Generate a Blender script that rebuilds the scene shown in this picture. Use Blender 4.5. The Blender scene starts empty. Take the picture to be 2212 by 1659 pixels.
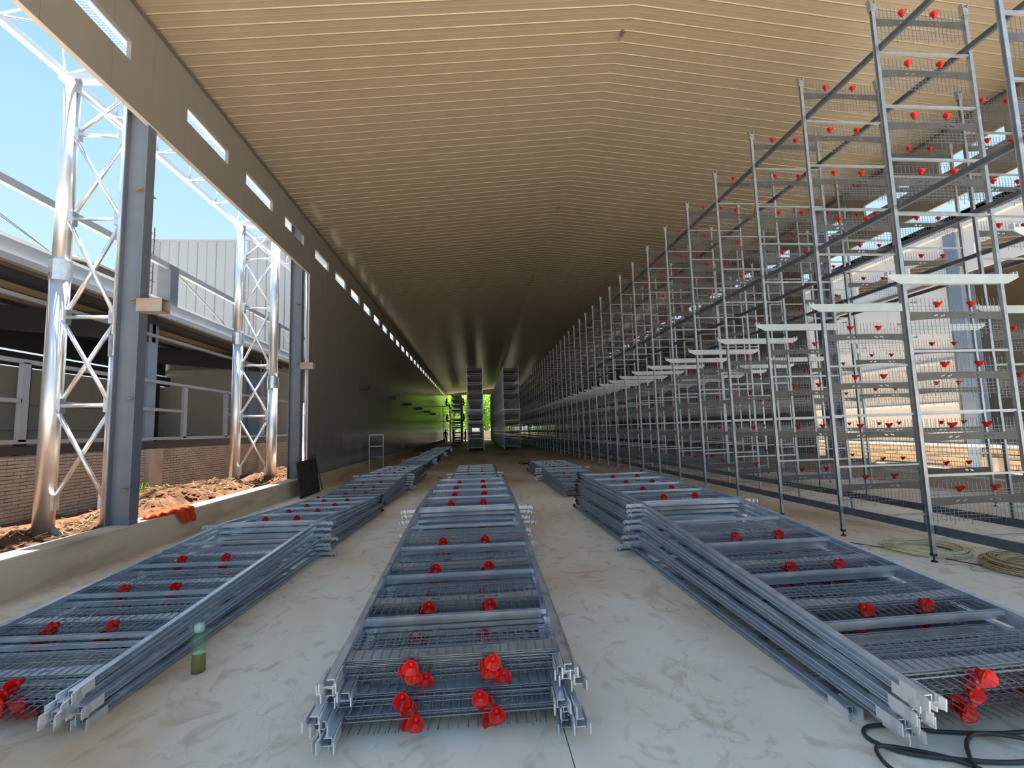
import bpy, math, random
from mathutils import Vector, Matrix
random.seed(7)
S = bpy.context.scene
COL = S.collection
pi = math.pi

# ------------------------------------------------------------------ camera
cam_d = bpy.data.cameras.new('camera')
cam_d.sensor_fit = 'HORIZONTAL'; cam_d.sensor_width = 36.0
cam_d.lens = 36.0 * 1000.0 / 2212.0
cam_d.clip_start = 0.05; cam_d.clip_end = 600
cam = bpy.data.objects.new('camera', cam_d); COL.objects.link(cam)
def _cam():
    f, cx, cy = 1000.0, 1106.0, 829.5
    fy = Vector(((1030-cx)/f, (930-cy)/f, 1)).normalized()
    up = Vector(((813-cx)/f, (-9260-cy)/f, 1)); up = (up - fy*up.dot(fy)).normalized()
    rx = fy.cross(up)
    M = Matrix((rx, fy, up))          # rows: world axes in camera coordinates (x right, y down, z forward)
    r, d, w = M.col[0], M.col[1], M.col[2]
    m = Matrix.Identity(4)
    for i in range(3):
        m[i][0] = r[i]; m[i][1] = -d[i]; m[i][2] = -w[i]
    m[2][3] = 1.5
    return m
cam.matrix_world = _cam()
S.camera = cam

# ------------------------------------------------------------------ world, sun, exposure
W = bpy.data.worlds.new('world'); S.world = W; W.use_nodes = True
nt = W.node_tree; nt.nodes.clear()
wo = nt.nodes.new('ShaderNodeOutputWorld'); bg = nt.nodes.new('ShaderNodeBackground')
tc = nt.nodes.new('ShaderNodeTexCoord'); sx = nt.nodes.new('ShaderNodeSeparateXYZ'); cr = nt.nodes.new('ShaderNodeValToRGB')
nt.links.new(tc.outputs['Generated'], sx.inputs[0]); nt.links.new(sx.outputs['Z'], cr.inputs['Fac'])
cr.color_ramp.elements[0].position = 0.0; cr.color_ramp.elements[0].color = (0.80, 0.90, 1.0, 1)
cr.color_ramp.elements[1].position = 1.0; cr.color_ramp.elements[1].color = (0.22, 0.47, 0.92, 1)
e = cr.color_ramp.elements.new(0.30); e.color = (0.54, 0.80, 1.0, 1)
e = cr.color_ramp.elements.new(0.62); e.color = (0.34, 0.63, 1.0, 1)
nt.links.new(cr.outputs[0], bg.inputs['Color']); bg.inputs['Strength'].default_value = 0.53
nt.links.new(bg.outputs[0], wo.inputs['Surface'])
sun_d = bpy.data.lights.new('sun', 'SUN'); sun_d.energy = 12.0; sun_d.angle = 0.01; sun_d.color = (1.0, 0.95, 0.86)
sun = bpy.data.objects.new('sun', sun_d); COL.objects.link(sun)
sun.rotation_euler = Vector((-0.008, 0.19, 1.0)).to_track_quat('Z', 'Y').to_euler()
S.view_settings.view_transform = 'Standard'; S.view_settings.look = 'None'
S.view_settings.gamma = 1.0; S.view_settings.use_curve_mapping = False
S.view_settings.exposure = 1.12

# ------------------------------------------------------------------ materials
MT = {}
def mat(name, col, rough=0.5, metal=0.0, noise=None, col2=None, nscale=8.0, stretch=(1,1,1), bump=0.0, bscale=60.0,
        spec=0.5, coat=0.0, trans=0.0, rvar=0.0, world=False, detail=4.0, thr=(0.35, 0.7)):
    m = bpy.data.materials.new(name); m.use_nodes = True; t = m.node_tree
    p = t.nodes['Principled BSDF']
    p.inputs['Base Color'].default_value = (*col, 1); p.inputs['Roughness'].default_value = rough
    p.inputs['Metallic'].default_value = metal; p.inputs['Specular IOR Level'].default_value = spec
    p.inputs['Coat Weight'].default_value = coat
    if col2 or bump or rvar:
        if world:
            g = t.nodes.new('ShaderNodeNewGeometry'); vec = g.outputs['Position']
        else:
            g = t.nodes.new('ShaderNodeTexCoord'); vec = g.outputs['Object']
        mp = t.nodes.new('ShaderNodeMapping'); mp.inputs['Scale'].default_value = stretch
        t.links.new(vec, mp.inputs['Vector'])
        if col2 or rvar:
            n = t.nodes.new('ShaderNodeTexNoise'); n.inputs['Scale'].default_value = nscale; n.inputs['Detail'].default_value = detail
            t.links.new(mp.outputs[0], n.inputs['Vector'])
        if col2:
            r = t.nodes.new('ShaderNodeValToRGB')
            r.color_ramp.elements[0].position = thr[0]; r.color_ramp.elements[0].color = (*col, 1)
            r.color_ramp.elements[1].position = thr[1]; r.color_ramp.elements[1].color = (*col2, 1)
            t.links.new(n.outputs['Fac'], r.inputs['Fac']); t.links.new(r.outputs[0], p.inputs['Base Color'])
        if rvar:
            mr = t.nodes.new('ShaderNodeMapRange'); mr.inputs['To Min'].default_value = max(0.02, rough-rvar); mr.inputs['To Max'].default_value = rough+rvar
            mr.inputs['From Min'].default_value = 0.3; mr.inputs['From Max'].default_value = 0.7
            t.links.new(n.outputs['Fac'], mr.inputs['Value']); t.links.new(mr.outputs[0], p.inputs['Roughness'])
        if bump:
            b = t.nodes.new('ShaderNodeTexNoise'); b.inputs['Scale'].default_value = bscale; b.inputs['Detail'].default_value = 5
            t.links.new(mp.outputs[0], b.inputs['Vector'])
            bn = t.nodes.new('ShaderNodeBump'); bn.inputs['Strength'].default_value = bump; bn.inputs['Distance'].default_value = 0.02
            t.links.new(b.outputs['Fac'], bn.inputs['Height']); t.links.new(bn.outputs[0], p.inputs['Normal'])
    if trans:
        tr = t.nodes.new('ShaderNodeBsdfTranslucent'); tr.inputs['Color'].default_value = (*(col2 or col), 1)
        mx = t.nodes.new('ShaderNodeMixShader'); mx.inputs[0].default_value = trans
        t.links.new(p.outputs[0], mx.inputs[1]); t.links.new(tr.outputs[0], mx.inputs[2])
        t.links.new(mx.outputs[0], t.nodes['Material Output'].inputs['Surface'])
    MT[name] = m
    return m
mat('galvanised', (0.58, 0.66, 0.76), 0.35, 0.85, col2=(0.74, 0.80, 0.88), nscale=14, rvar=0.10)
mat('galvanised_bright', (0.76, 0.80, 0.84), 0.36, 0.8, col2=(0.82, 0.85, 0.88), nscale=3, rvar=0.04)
mat('galvanised_bar_skylit', (0.66, 0.71, 0.76), 0.34, 0.85, col2=(0.76, 0.80, 0.84), nscale=8, rvar=0.06)
mat('sheet_steel_skylit', (0.36, 0.39, 0.43), 0.42, 0.7, col2=(0.46, 0.49, 0.53), nscale=6, rvar=0.08)
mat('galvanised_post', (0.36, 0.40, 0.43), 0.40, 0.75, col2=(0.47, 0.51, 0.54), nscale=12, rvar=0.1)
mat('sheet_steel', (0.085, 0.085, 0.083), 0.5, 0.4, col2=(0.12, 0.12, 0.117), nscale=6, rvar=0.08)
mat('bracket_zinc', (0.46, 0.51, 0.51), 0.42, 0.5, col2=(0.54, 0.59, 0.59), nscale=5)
mat('wire_skylit', (0.36, 0.41, 0.47), 0.36, 0.85)
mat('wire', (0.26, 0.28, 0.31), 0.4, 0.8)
mat('cup_red', (0.62, 0.008, 0.005), 0.38, 0.0, trans=0.2)
mat('black_plastic', (0.015, 0.015, 0.017), 0.5)
mat('rail_steel', (0.10, 0.125, 0.17), 0.42, 0.6, col2=(0.14, 0.165, 0.21), nscale=9)
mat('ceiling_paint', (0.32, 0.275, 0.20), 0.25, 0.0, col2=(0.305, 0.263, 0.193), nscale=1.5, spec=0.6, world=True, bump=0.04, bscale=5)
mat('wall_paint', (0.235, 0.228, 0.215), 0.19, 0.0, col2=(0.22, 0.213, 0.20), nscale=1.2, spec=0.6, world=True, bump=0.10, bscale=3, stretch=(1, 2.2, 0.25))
mat('wall_core', (0.75, 0.76, 0.74), 0.7)
mat('eave_trim', (0.16, 0.15, 0.14), 0.5, 0.3)
mat('kerb', (0.62, 0.52, 0.40), 0.85, col2=(0.36, 0.24, 0.15), nscale=1.3, world=True, stretch=(1,0.6,2.5), bump=0.25, bscale=30, thr=(0.52, 0.78))
mat('column_paint', (0.115, 0.14, 0.185), 0.42, 0.0, col2=(0.14, 0.165, 0.21), nscale=3)
mat('column_blue', (0.22, 0.30, 0.42), 0.45)
mat('rust_plate', (0.30, 0.28, 0.255), 0.7, col2=(0.36, 0.18, 0.09), nscale=5, thr=(0.48, 0.68))
mat('dirt', (0.065, 0.026, 0.009), 0.95, col2=(0.16, 0.075, 0.03), nscale=5.0, world=True, bump=1.0, bscale=14, detail=8)
mat('ground_dust', (0.42, 0.36, 0.29), 0.95, col2=(0.50, 0.435, 0.36), nscale=0.6, world=True, bump=0.4, bscale=6)
mat('straw', (0.55, 0.40, 0.20), 0.9)
mat('brick_grey', (0.36, 0.31, 0.27), 0.9, col2=(0.46, 0.42, 0.38), nscale=2.0, world=True, bump=0.5, bscale=40)
mat('brick_tan', (0.50, 0.35, 0.21), 0.9, col2=(0.66, 0.50, 0.34), nscale=2.5, world=True, bump=0.6, bscale=30)
mat('mortar', (0.24, 0.19, 0.15), 0.95)
mat('mortar_light', (0.34, 0.25, 0.16), 0.95)
mat('pier_concrete', (0.48, 0.42, 0.36), 0.9, col2=(0.34, 0.28, 0.23), nscale=2, world=True, bump=0.3)
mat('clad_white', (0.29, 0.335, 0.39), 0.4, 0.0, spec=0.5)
mat('clad_grey', (0.52, 0.53, 0.50), 0.5, col2=(0.56, 0.57, 0.54), nscale=1.0)
mat('panel_cream', (0.68, 0.64, 0.59), 0.6)
mat('panel_white', (0.82, 0.84, 0.86), 0.5)
mat('roof_tan', (0.55, 0.44, 0.30), 0.5)
mat('dark_steel', (0.035, 0.040, 0.052), 0.55)
mat('fascia_grey', (0.30, 0.33, 0.37), 0.5, 0.1)
mat('green_panel', (0.16, 0.24, 0.25), 0.4)
mat('board_black', (0.018, 0.018, 0.016), 0.75, col2=(0.05, 0.052, 0.045), nscale=6, bump=0.3)
mat('orange_cloth', (0.75, 0.055, 0.004), 0.45, trans=0.2)
mat('cable_rubber', (0.03, 0.03, 0.032), 0.45)
mat('coil_cream', (0.72, 0.64, 0.42), 0.45)
mat('coil_tan', (0.56, 0.43, 0.23), 0.5)
mat('bark', (0.16, 0.11, 0.07), 0.9)
mat('leaf', (0.14, 0.30, 0.03), 0.6, col2=(0.40, 0.62, 0.06), nscale=0.9, world=True, trans=0.55)
mat('skin', (0.30, 0.17, 0.11), 0.6); mat('hair', (0.01, 0.01, 0.01), 0.6)
mat('shirt_dark', (0.03, 0.03, 0.04), 0.8); mat('shirt_maroon', (0.16, 0.03, 0.03), 0.8)
mat('water', (0.16, 0.11, 0.01), 0.05, spec=0.5)
mat('label_white', (0.62, 0.66, 0.5), 0.5)
def glass(name, col, rough, thin=0.75):
    m = bpy.data.materials.new(name); m.use_nodes = True; t = m.node_tree
    p = t.nodes['Principled BSDF']; p.inputs['Base Color'].default_value = (*col, 1); p.inputs['Roughness'].default_value = rough
    tr = t.nodes.new('ShaderNodeBsdfTransparent'); tr.inputs['Color'].default_value = (*[min(1, c*2.2+0.12) for c in col], 1)
    mx = t.nodes.new('ShaderNodeMixShader'); mx.inputs[0].default_value = thin
    t.links.new(p.outputs[0], mx.inputs[1]); t.links.new(tr.outputs[0], mx.inputs[2])
    t.links.new(mx.outputs[0], t.nodes['Material Output'].inputs['Surface'])
    MT[name] = m
glass('bottle_green', (0.30, 0.38, 0.32), 0.10, 0.85)
glass('bottle_liquid', (0.36, 0.20, 0.01), 0.1, 0.25)

def floor_material():
    m = bpy.data.materials.new('floor_concrete'); m.use_nodes = True; t = m.node_tree; L = t.links.new
    p = t.nodes['Principled BSDF']
    g = t.nodes.new('ShaderNodeNewGeometry')
    def noise(scale, stretch, detail=6, dist=0.0):
        mp = t.nodes.new('ShaderNodeMapping'); mp.inputs['Scale'].default_value = stretch; L(g.outputs['Position'], mp.inputs['Vector'])
        n = t.nodes.new('ShaderNodeTexNoise'); n.inputs['Scale'].default_value = scale; n.inputs['Detail'].default_value = detail
        n.inputs['Distortion'].default_value = dist; L(mp.outputs[0], n.inputs['Vector']); return n.outputs['Fac']
    def ramp(fac, a, b, ca, cb):
        r = t.nodes.new('ShaderNodeValToRGB'); r.color_ramp.elements[0].position = a; r.color_ramp.elements[1].position = b
        r.color_ramp.elements[0].color = (*ca, 1); r.color_ramp.elements[1].color = (*cb, 1); L(fac, r.inputs['Fac']); return r.outputs[0]
    def mixc(fac, a, b, mode='MIX'):
        x = t.nodes.new('ShaderNodeMix'); x.data_type = 'RGBA'; x.blend_type = mode
        if isinstance(fac, float): x.inputs[0].default_value = fac
        else: L(fac, x.inputs[0])
        L(a, x.inputs[6]); L(b, x.inputs[7]); return x.outputs[2]
    base = ramp(noise(0.7, (1, 0.5, 1)), 0.3, 0.75, (0.80, 0.695, 0.55), (0.88, 0.79, 0.665))
    tan = ramp(noise(0.45, (1, 0.45, 1), 5, 0.4), 0.44, 0.64, (1, 1, 1), (0.74, 0.58, 0.43))
    c = mixc(1.0, base, tan, 'MULTIPLY')
    smear = ramp(noise(3.2, (1, 0.8, 1), 8, 2.2), 0.54, 0.66, (1, 1, 1), (0.76, 0.71, 0.65))
    c = mixc(0.8, c, mixc(1.0, c, smear, 'MULTIPLY'))
    vein = t.nodes.new('ShaderNodeTexVoronoi'); vein.feature = 'DISTANCE_TO_EDGE'; vein.inputs['Scale'].default_value = 3.5
    mp = t.nodes.new('ShaderNodeMapping'); mp.inputs['Scale'].default_value = (1, 0.7, 1); L(g.outputs['Position'], mp.inputs['Vector'])
    dn = t.nodes.new('ShaderNodeTexNoise'); dn.inputs['Scale'].default_value = 5; dn.inputs['Detail'].default_value = 6; L(mp.outputs[0], dn.inputs['Vector'])
    va = t.nodes.new('ShaderNodeVectorMath'); va.operation = 'MULTIPLY_ADD'; va.inputs[1].default_value = (0.55, 0.55, 0.0)
    L(dn.outputs['Color'], va.inputs[0]); L(mp.outputs[0], va.inputs[2]); L(va.outputs[0], vein.inputs['Vector'])
    vr = ramp(vein.outputs['Distance'], 0.0, 0.022, (0.62, 0.55, 0.48), (1, 1, 1))
    c = mixc(ramp(noise(1.3, (1, 1, 1), 3), 0.45, 0.62, (0, 0, 0), (0.40, 0.40, 0.40)), c, mixc(1.0, c, vr, 'MULTIPLY'))
    speck = ramp(noise(26, (1, 1, 1), 2), 0.74, 0.78, (1, 1, 1), (0.45, 0.40, 0.36))
    c = mixc(1.0, c, speck, 'MULTIPLY')
    L(c, p.inputs['Base Color'])
    mr = t.nodes.new('ShaderNodeMapRange'); mr.inputs['To Min'].default_value = 0.42; mr.inputs['To Max'].default_value = 0.7
    L(noise(2.0, (1, 1, 1)), mr.inputs['Value']); L(mr.outputs[0], p.inputs['Roughness'])
    b = t.nodes.new('ShaderNodeBump'); b.inputs['Strength'].default_value = 0.12; b.inputs['Distance'].default_value = 0.01
    L(noise(9, (1, 1, 1), 8), b.inputs['Height']); L(b.outputs[0], p.inputs['Normal'])
    MT['floor_concrete'] = m
floor_material()

# ------------------------------------------------------------------ mesh helpers
class MB:
    def __init__(s): s.v = []; s.f = []
    def box(s, cx, cy, cz, sx, sy, sz):
        o = len(s.v); hx, hy, hz = sx/2, sy/2, sz/2
        s.v += [(cx+a*hx, cy+b*hy, cz+c*hz) for c in (-1, 1) for b in (-1, 1) for a in (-1, 1)]
        for q in ((0,2,3,1), (4,5,7,6), (0,1,5,4), (2,6,7,3), (0,4,6,2), (1,3,7,5)): s.f.append(tuple(o+i for i in q))
        return s
    def bb(s, x0, x1, y0, y1, z0, z1): return s.box((x0+x1)/2, (y0+y1)/2, (z0+z1)/2, abs(x1-x0), abs(y1-y0), abs(z1-z0))
    def bar(s, p, q, w, h=None, up=(0, 0, 1), caps=True):
        h = h or w; p = Vector(p); q = Vector(q); d = (q-p).normalized(); up = Vector(up)
        if abs(d.dot(up)) > 0.98: up = Vector((0, 1, 0)) if abs(d.y) < 0.9 else Vector((1, 0, 0))
        a = d.cross(up).normalized(); b = a.cross(d).normalized(); o = len(s.v)
        for c in (p, q):
            for i, j in ((-1,-1), (1,-1), (1,1), (-1,1)): s.v.append(tuple(c + a*(i*w/2) + b*(j*h/2)))
        for i in range(4): s.f.append((o+i, o+(i+1) % 4, o+4+(i+1) % 4, o+4+i))
        if caps: s.f.append((o+3, o+2, o+1, o)); s.f.append((o+4, o+5, o+6, o+7))
        return s
    def prism(s, poly, plane, t0, t1):
        o = len(s.v); n = len(poly)
        for t in (t0, t1):
            for a, b in poly:
                s.v.append((a, t, b) if plane == 'xz' else (t, a, b) if plane == 'yz' else (a, b, t))
        for i in range(n): s.f.append((o+i, o+(i+1) % n, o+n+(i+1) % n, o+n+i))
        s.f.append(tuple(o+i for i in reversed(range(n)))); s.f.append(tuple(o+n+i for i in range(n)))
        return s
    def tube(s, pts, r, n=8, closed=False):
        pts = [Vector(p) for p in pts]; m = len(pts); o = len(s.v); rr = r if isinstance(r, (list, tuple)) else [r]*m
        pa = None
        for i, p in enumerate(pts):
            if closed: d = (pts[(i+1) % m]-pts[i-1]).normalized()
            else: d = (pts[min(i+1, m-1)]-pts[max(i-1, 0)]).normalized()
            if pa is None:
                u = Vector((0, 0, 1)) if abs(d.z) < 0.9 else Vector((1, 0, 0)); a = d.cross(u).normalized()
            else: a = (pa-d*pa.dot(d)).normalized()
            pa = a; b = d.cross(a)
            for k in range(n):
                t = 2*pi*k/n; s.v.append(tuple(p+a*(math.cos(t)*rr[i])+b*(math.sin(t)*rr[i])))
        for i in range(m if closed else m-1):
            j = (i+1) % m
            for k in range(n): s.f.append((o+i*n+k, o+i*n+(k+1) % n, o+j*n+(k+1) % n, o+j*n+k))
        if not closed:
            s.f.append(tuple(o+k for k in reversed(range(n)))); s.f.append(tuple(o+(m-1)*n+k for k in range(n)))
        return s
    def lathe(s, prof, c=(0, 0, 0), n=16, mod=None):
        o = len(s.v)
        for r, z in prof:
            for k in range(n):
                t = 2*pi*k/n; s.v.append((c[0]+r*math.cos(t), c[1]+r*math.sin(t), c[2]+z+(mod(r, t) if mod else 0)))
        for i in range(len(prof)-1):
            for k in range(n): s.f.append((o+i*n+k, o+i*n+(k+1) % n, o+(i+1)*n+(k+1) % n, o+(i+1)*n+k))
        return s
    def solid2d(s, verts, faces, plane, t0, t1):
        o = len(s.v); n = len(verts)
        for t in (t0, t1):
            for a, b in verts: s.v.append((a, t, b) if plane == 'xz' else (t, a, b) if plane == 'yz' else (a, b, t))
        cnt = {}
        for f in faces:
            s.f.append(tuple(o+i for i in f)); s.f.append(tuple(o+n+i for i in reversed(f)))
            for i in range(len(f)):
                a, b = f[i], f[(i+1) % len(f)]; cnt.setdefault((min(a, b), max(a, b)), []).append((a, b))
        for k, l in cnt.items():
            if len(l) == 1: a, b = l[0]; s.f.append((o+b, o+a, o+n+a, o+n+b))
        return s
    def mesh(s, name, m, smooth=False):
        me = bpy.data.meshes.new(name); me.from_pydata(s.v, [], s.f); me.update()
        if m: me.materials.append(MT[m])
        if smooth:
            for p in me.polygons: p.use_smooth = True
        return me
def ob(name, me, parent=None, loc=(0, 0, 0), rot=None, **kw):
    o = bpy.data.objects.new(name, me); COL.objects.link(o)
    if parent: o.parent = parent
    o.location = loc
    if rot: o.rotation_euler = rot
    for k, v in kw.items(): o[k] = v
    return o
def part(name, mb, m, parent=None, smooth=False, **kw): return ob(name, mb.mesh(name, m, smooth), parent, **kw)
def thing(name, label, cat, loc=(0, 0, 0), rot=None, group=None):
    o = ob(name, None, None, loc, rot, label=label, category=cat)
    if group: o['group'] = group
    return o
def solo(name, mb, m, label, cat, smooth=False, loc=(0, 0, 0), rot=None, group=None):
    o = part(name, mb, m, None, smooth, loc=loc, rot=rot, label=label, category=cat)
    if group: o['group'] = group
    return o
def struct(name, mb, m, smooth=False):
    return part(name, mb, m, None, smooth, kind='structure')

XL, XR, YF, YB = -4.55, 9.9, 3.0, 75.5          # inner wall faces, hall ends
ZE, SL = 7.49, 0.10; XM = (XL+XR)/2; ZR = ZE+SL*(XM-XL)
HZ = 5.98                                          # underside of the header over the side openings
JY = 12.92                                         # far jamb of the openings

# ================================================================== ground, floor
struct('ground', MB().bb(-60, 60, -60, 130, -0.6, -0.12), 'ground_dust')
fl = MB()
fl.bb(XL-0.3, 0.400, -14, YB, -0.3, 0.0); fl.bb(0.406, XR+0.3, -14, YB, -0.3, 0.0)
floor = struct('floor', fl, 'floor_concrete')
part('joint_filler', MB().bb(0.400, 0.406, -14, YB, -0.3, -0.012), 'mortar', floor)

# ================================================================== ceiling: roof deck with one object per ribbed panel
deck = MB()
deck.prism([(XL-0.1, ZE+0.06), (XM, ZR+0.07), (XR+0.1, ZE+0.06), (XR+0.1, ZE+0.2), (XM, ZR+0.3), (XL-0.1, ZE+0.2)], 'xz', YF, YB)
ceiling = struct('ceiling', deck, 'roof_tan')
PW, RP = 0.956, 0.239
def ceil_panel(side):
    mb = MB(); prof = []
    for k in range(4):
        y = k*RP
        prof += [(y+0.004, 0.0), (y+0.014, -0.009), (y+0.024, -0.009), (y+0.040, 0.0), (y+0.125, 0.0), (y+0.133, -0.0015), (y+0.147, -0.0015), (y+0.155, 0.0)]
    prof.append((PW-0.003, 0.0))
    xs = (XL, XM) if side == 0 else (XM, XR); zs = (ZE, ZR) if side == 0 else (ZR, ZE)
    n = len(prof)
    for x, z in zip(xs, zs):
        mb.v += [(x, y, z+d) for y, d in prof]
    mb.v += [(x, y, z+0.05) for x, z in zip(xs, zs) for y in (0.004, PW-0.003)]
    for i in range(n-1): mb.f.append((i, i+1, n+i+1, n+i))
    b = 2*n; mb.f += [(b, b+2, b+3, b+1), (0, n, b+2, b), (n-1, b+1, b+3, 2*n-1)]
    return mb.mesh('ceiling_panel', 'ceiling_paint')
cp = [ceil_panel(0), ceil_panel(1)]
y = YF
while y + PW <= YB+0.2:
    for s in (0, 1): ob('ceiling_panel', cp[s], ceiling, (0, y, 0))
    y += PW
# small dark fixings left in the ridge
for i, (yy, w) in enumerate(((7.1, 0.10), (13.3, 0.07), (19.7, 0.06))):
    hk = MB(); hk.box(0, 0, -0.03, 0.05, w, 0.05); hk.bar((0, -w/2, -0.05), (0.03, -w, -0.11), 0.018); hk.bar((0, w/2, -0.05), (-0.03, w, -0.10), 0.018)
    solo('ridge_hanger', hk, 'eave_trim', ('largest and nearest', 'middle', 'farthest and smallest')[i]+' dark hanger fixed under the ceiling ridge', 'hanger', loc=(XM-0.06, yy, ZR))

# ================================================================== side walls: one object per sandwich panel, notched for the slot windows
WT = 0.06                                          # panel thickness
WIN = [4.91]+[7.38, 9.30, 11.22]+[13.34+1.93*k for k in range(32)]
def side_wall(name, x, sgn):
    ea = MB()
    ea.bb(x+sgn*0.005, x+sgn*0.03, YF, YB, ZE-0.07, ZE-0.03); ea.bb(x-sgn*0.02, x-sgn*0.10, YF, YB, ZE-0.019, ZE+0.03)
    w = struct(name, ea, 'eave_trim')
    za, zc, g = 6.60, 6.885, 0.003
    edges = [YF]
    for k, a in enumerate(WIN):
        edges += [a-0.03, a+0.94]
    edges = sorted(e for e in edges if e < YB-0.2)+[YB]
    full = []
    for e0, e1 in zip(edges, edges[1:]):
        if e1-e0 > 1.25: full += [(e0, (e0+e1)/2), ((e0+e1)/2, e1)]
        else: full.append((e0, e1))
    for y0, y1 in full:
        mb = MB(); a0, a1 = x, x-sgn*WT; p0, p1 = y0+g, y1-g
        def slab(ya, yb, zb, zt):
            if yb-ya > 0.004: mb.bb(a0, a1, ya, yb, zb, zt)
        if p1 <= JY: slab(p0, p1, HZ, za)
        elif p0 < JY: slab(p0, JY, HZ, za); slab(JY, p1, 0.40, za)
        else: slab(p0, p1, 0.40, za)
        slab(p0, p1, zc, ZE-0.02)
        cuts = [(max(p0, a), min(p1, a+1.24)) for a in WIN if a+1.24 > p0 and a < p1]
        c = p0
        for u, v in cuts:
            slab(c, u, za, zc); c = v
        slab(c, p1, za, zc)
        part('wall_panel', mb, 'wall_paint', w)
    # pale closing strip under the header and the bright jamb strip
    part('header_strip', MB().bb(x-sgn*WT, x+sgn*0.004, YF, JY, HZ-0.014, HZ-0.001), 'panel_cream', w)
    part('jamb_strip', MB().bb(x-sgn*WT, x+sgn*0.006, JY-0.014, JY-0.001, 0.40, HZ-0.02), 'panel_white', w)
    return w
wall_left = side_wall('wall_left', XL, 1)
wall_right = side_wall('wall_right', XR, -1)
bk = MB(); bk.bb(4.4, XR, YB-0.1, YB, 2.3, ZE+0.1); bk.bb(XL-0.1, XR+0.1, YB, YB+0.1, 7.3, ZR+0.2)  # unseen end wall added to darken the far right racks, plus the gable strip
struct('wall_back_light_block', bk, 'wall_paint')
# concrete kerbs under the walls
kb = MB(); kb.prism([(XL-0.30, -0.1), (XL+0.02, -0.1), (XL+0.005, 0.385), (XL-0.01, 0.395), (XL-0.30, 0.395)], 'xz', -6.0, YB); struct('baseboard_left', kb, 'kerb')
kb = MB(); kb.prism([(XR+0.30, -0.1), (XR-0.02, -0.1), (XR-0.005, 0.385), (XR+0.01, 0.395), (XR+0.30, 0.395)], 'xz', -6.0, YB); struct('baseboard_right', kb, 'kerb')

# ================================================================== steel H columns of the hall
def h_column(x, y, sgn, label, top=7.3, m='column_paint', arm=True, fl=0.30, dp=0.36, z0=0.39, cleats=(5.0, 3.42, 2.05, 0.85)):
    t = thing('steel_column', label, 'column', (x, y, z0))
    b = MB(); h = top-z0
    b.bb(0, -sgn*0.014, -fl/2, fl/2, 0, h); b.bb(-sgn*(dp-0.014), -sgn*dp, -fl/2, fl/2, 0, h); b.bb(-sgn*0.014, -sgn*(dp-0.014), -0.005, 0.005, 0, h)
    part('h_section', b, m, t)
    for z in cleats:
        c = MB(); zz = z-z0
        c.prism([(-sgn*0.014, -0.005), (-sgn*(dp-0.10), -0.005), (-sgn*0.014, -0.14)], 'xy', zz, zz+0.012)
        part('stiffener', c, 'rust_plate', t)
        c = MB(); c.bb(-sgn*0.004, -sgn*0.12, fl/2, fl/2+0.07, zz-0.02, zz-0.01); part('cleat', c, 'rust_plate', t)
    if arm:
        zz = 3.33-z0; a = MB(); L = 0.55
        a.bb(sgn*0.0, sgn*L*0.6, -0.15, -0.143, zz-0.09, zz+0.09); a.bb(0, sgn*L*0.6, 0.023, 0.03, zz-0.09, zz+0.09)
        a.bb(0, sgn*L*0.6, -0.143, 0.023, zz+0.082, zz+0.09); a.bb(0, sgn*L*0.6, -0.143, 0.023, zz-0.09, zz-0.082)
        part('box_bracket', a, 'rust_plate', t)
    return t
h_column(-4.56, 6.64, 1, 'dark blue-grey steel column on the kerb beside the nearer lattice column', fl=0.17, dp=0.30)
h_column(-4.60, 12.60, 1, 'dark blue-grey steel column at the far jamb of the left opening', fl=0.20, dp=0.30)
h_column(9.93, 12.50, -1, 'dark steel column at the far jamb of the right opening, behind the cage racks', arm=False)
for i in range(6):
    bx = MB(); yy = 18.6+6.0*i
    bx.bb(XL+0.002, XL+0.33, yy-0.13, yy-0.122, 3.24, 3.42); bx.bb(XL+0.002, XL+0.33, yy+0.122, yy+0.13, 3.24, 3.42)
    bx.bb(XL+0.002, XL+0.33, yy-0.122, yy+0.122, 3.412, 3.42); bx.bb(XL+0.002, XL+0.33, yy-0.122, yy+0.122, 3.24, 3.248)
    solo('wall_bracket', bx, 'dark_steel', 'dark box bracket sticking out of the long left wall, '+('first', 'second', 'third', 'fourth', 'fifth', 'last')[i]+' one past the jamb', 'bracket', group='box brackets along the left wall')
# bright downpipe at the left jamb
dpipe = MB(); dpipe.tube([(XL-0.03, JY-0.09, 0.4), (XL-0.03, JY-0.09, HZ-0.03)], 0.03, 8)
solo('jamb_pipe', dpipe, 'galvanised_bright', 'thin shiny pipe standing upright along the far jamb of the left opening', 'pipe', True)

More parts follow.
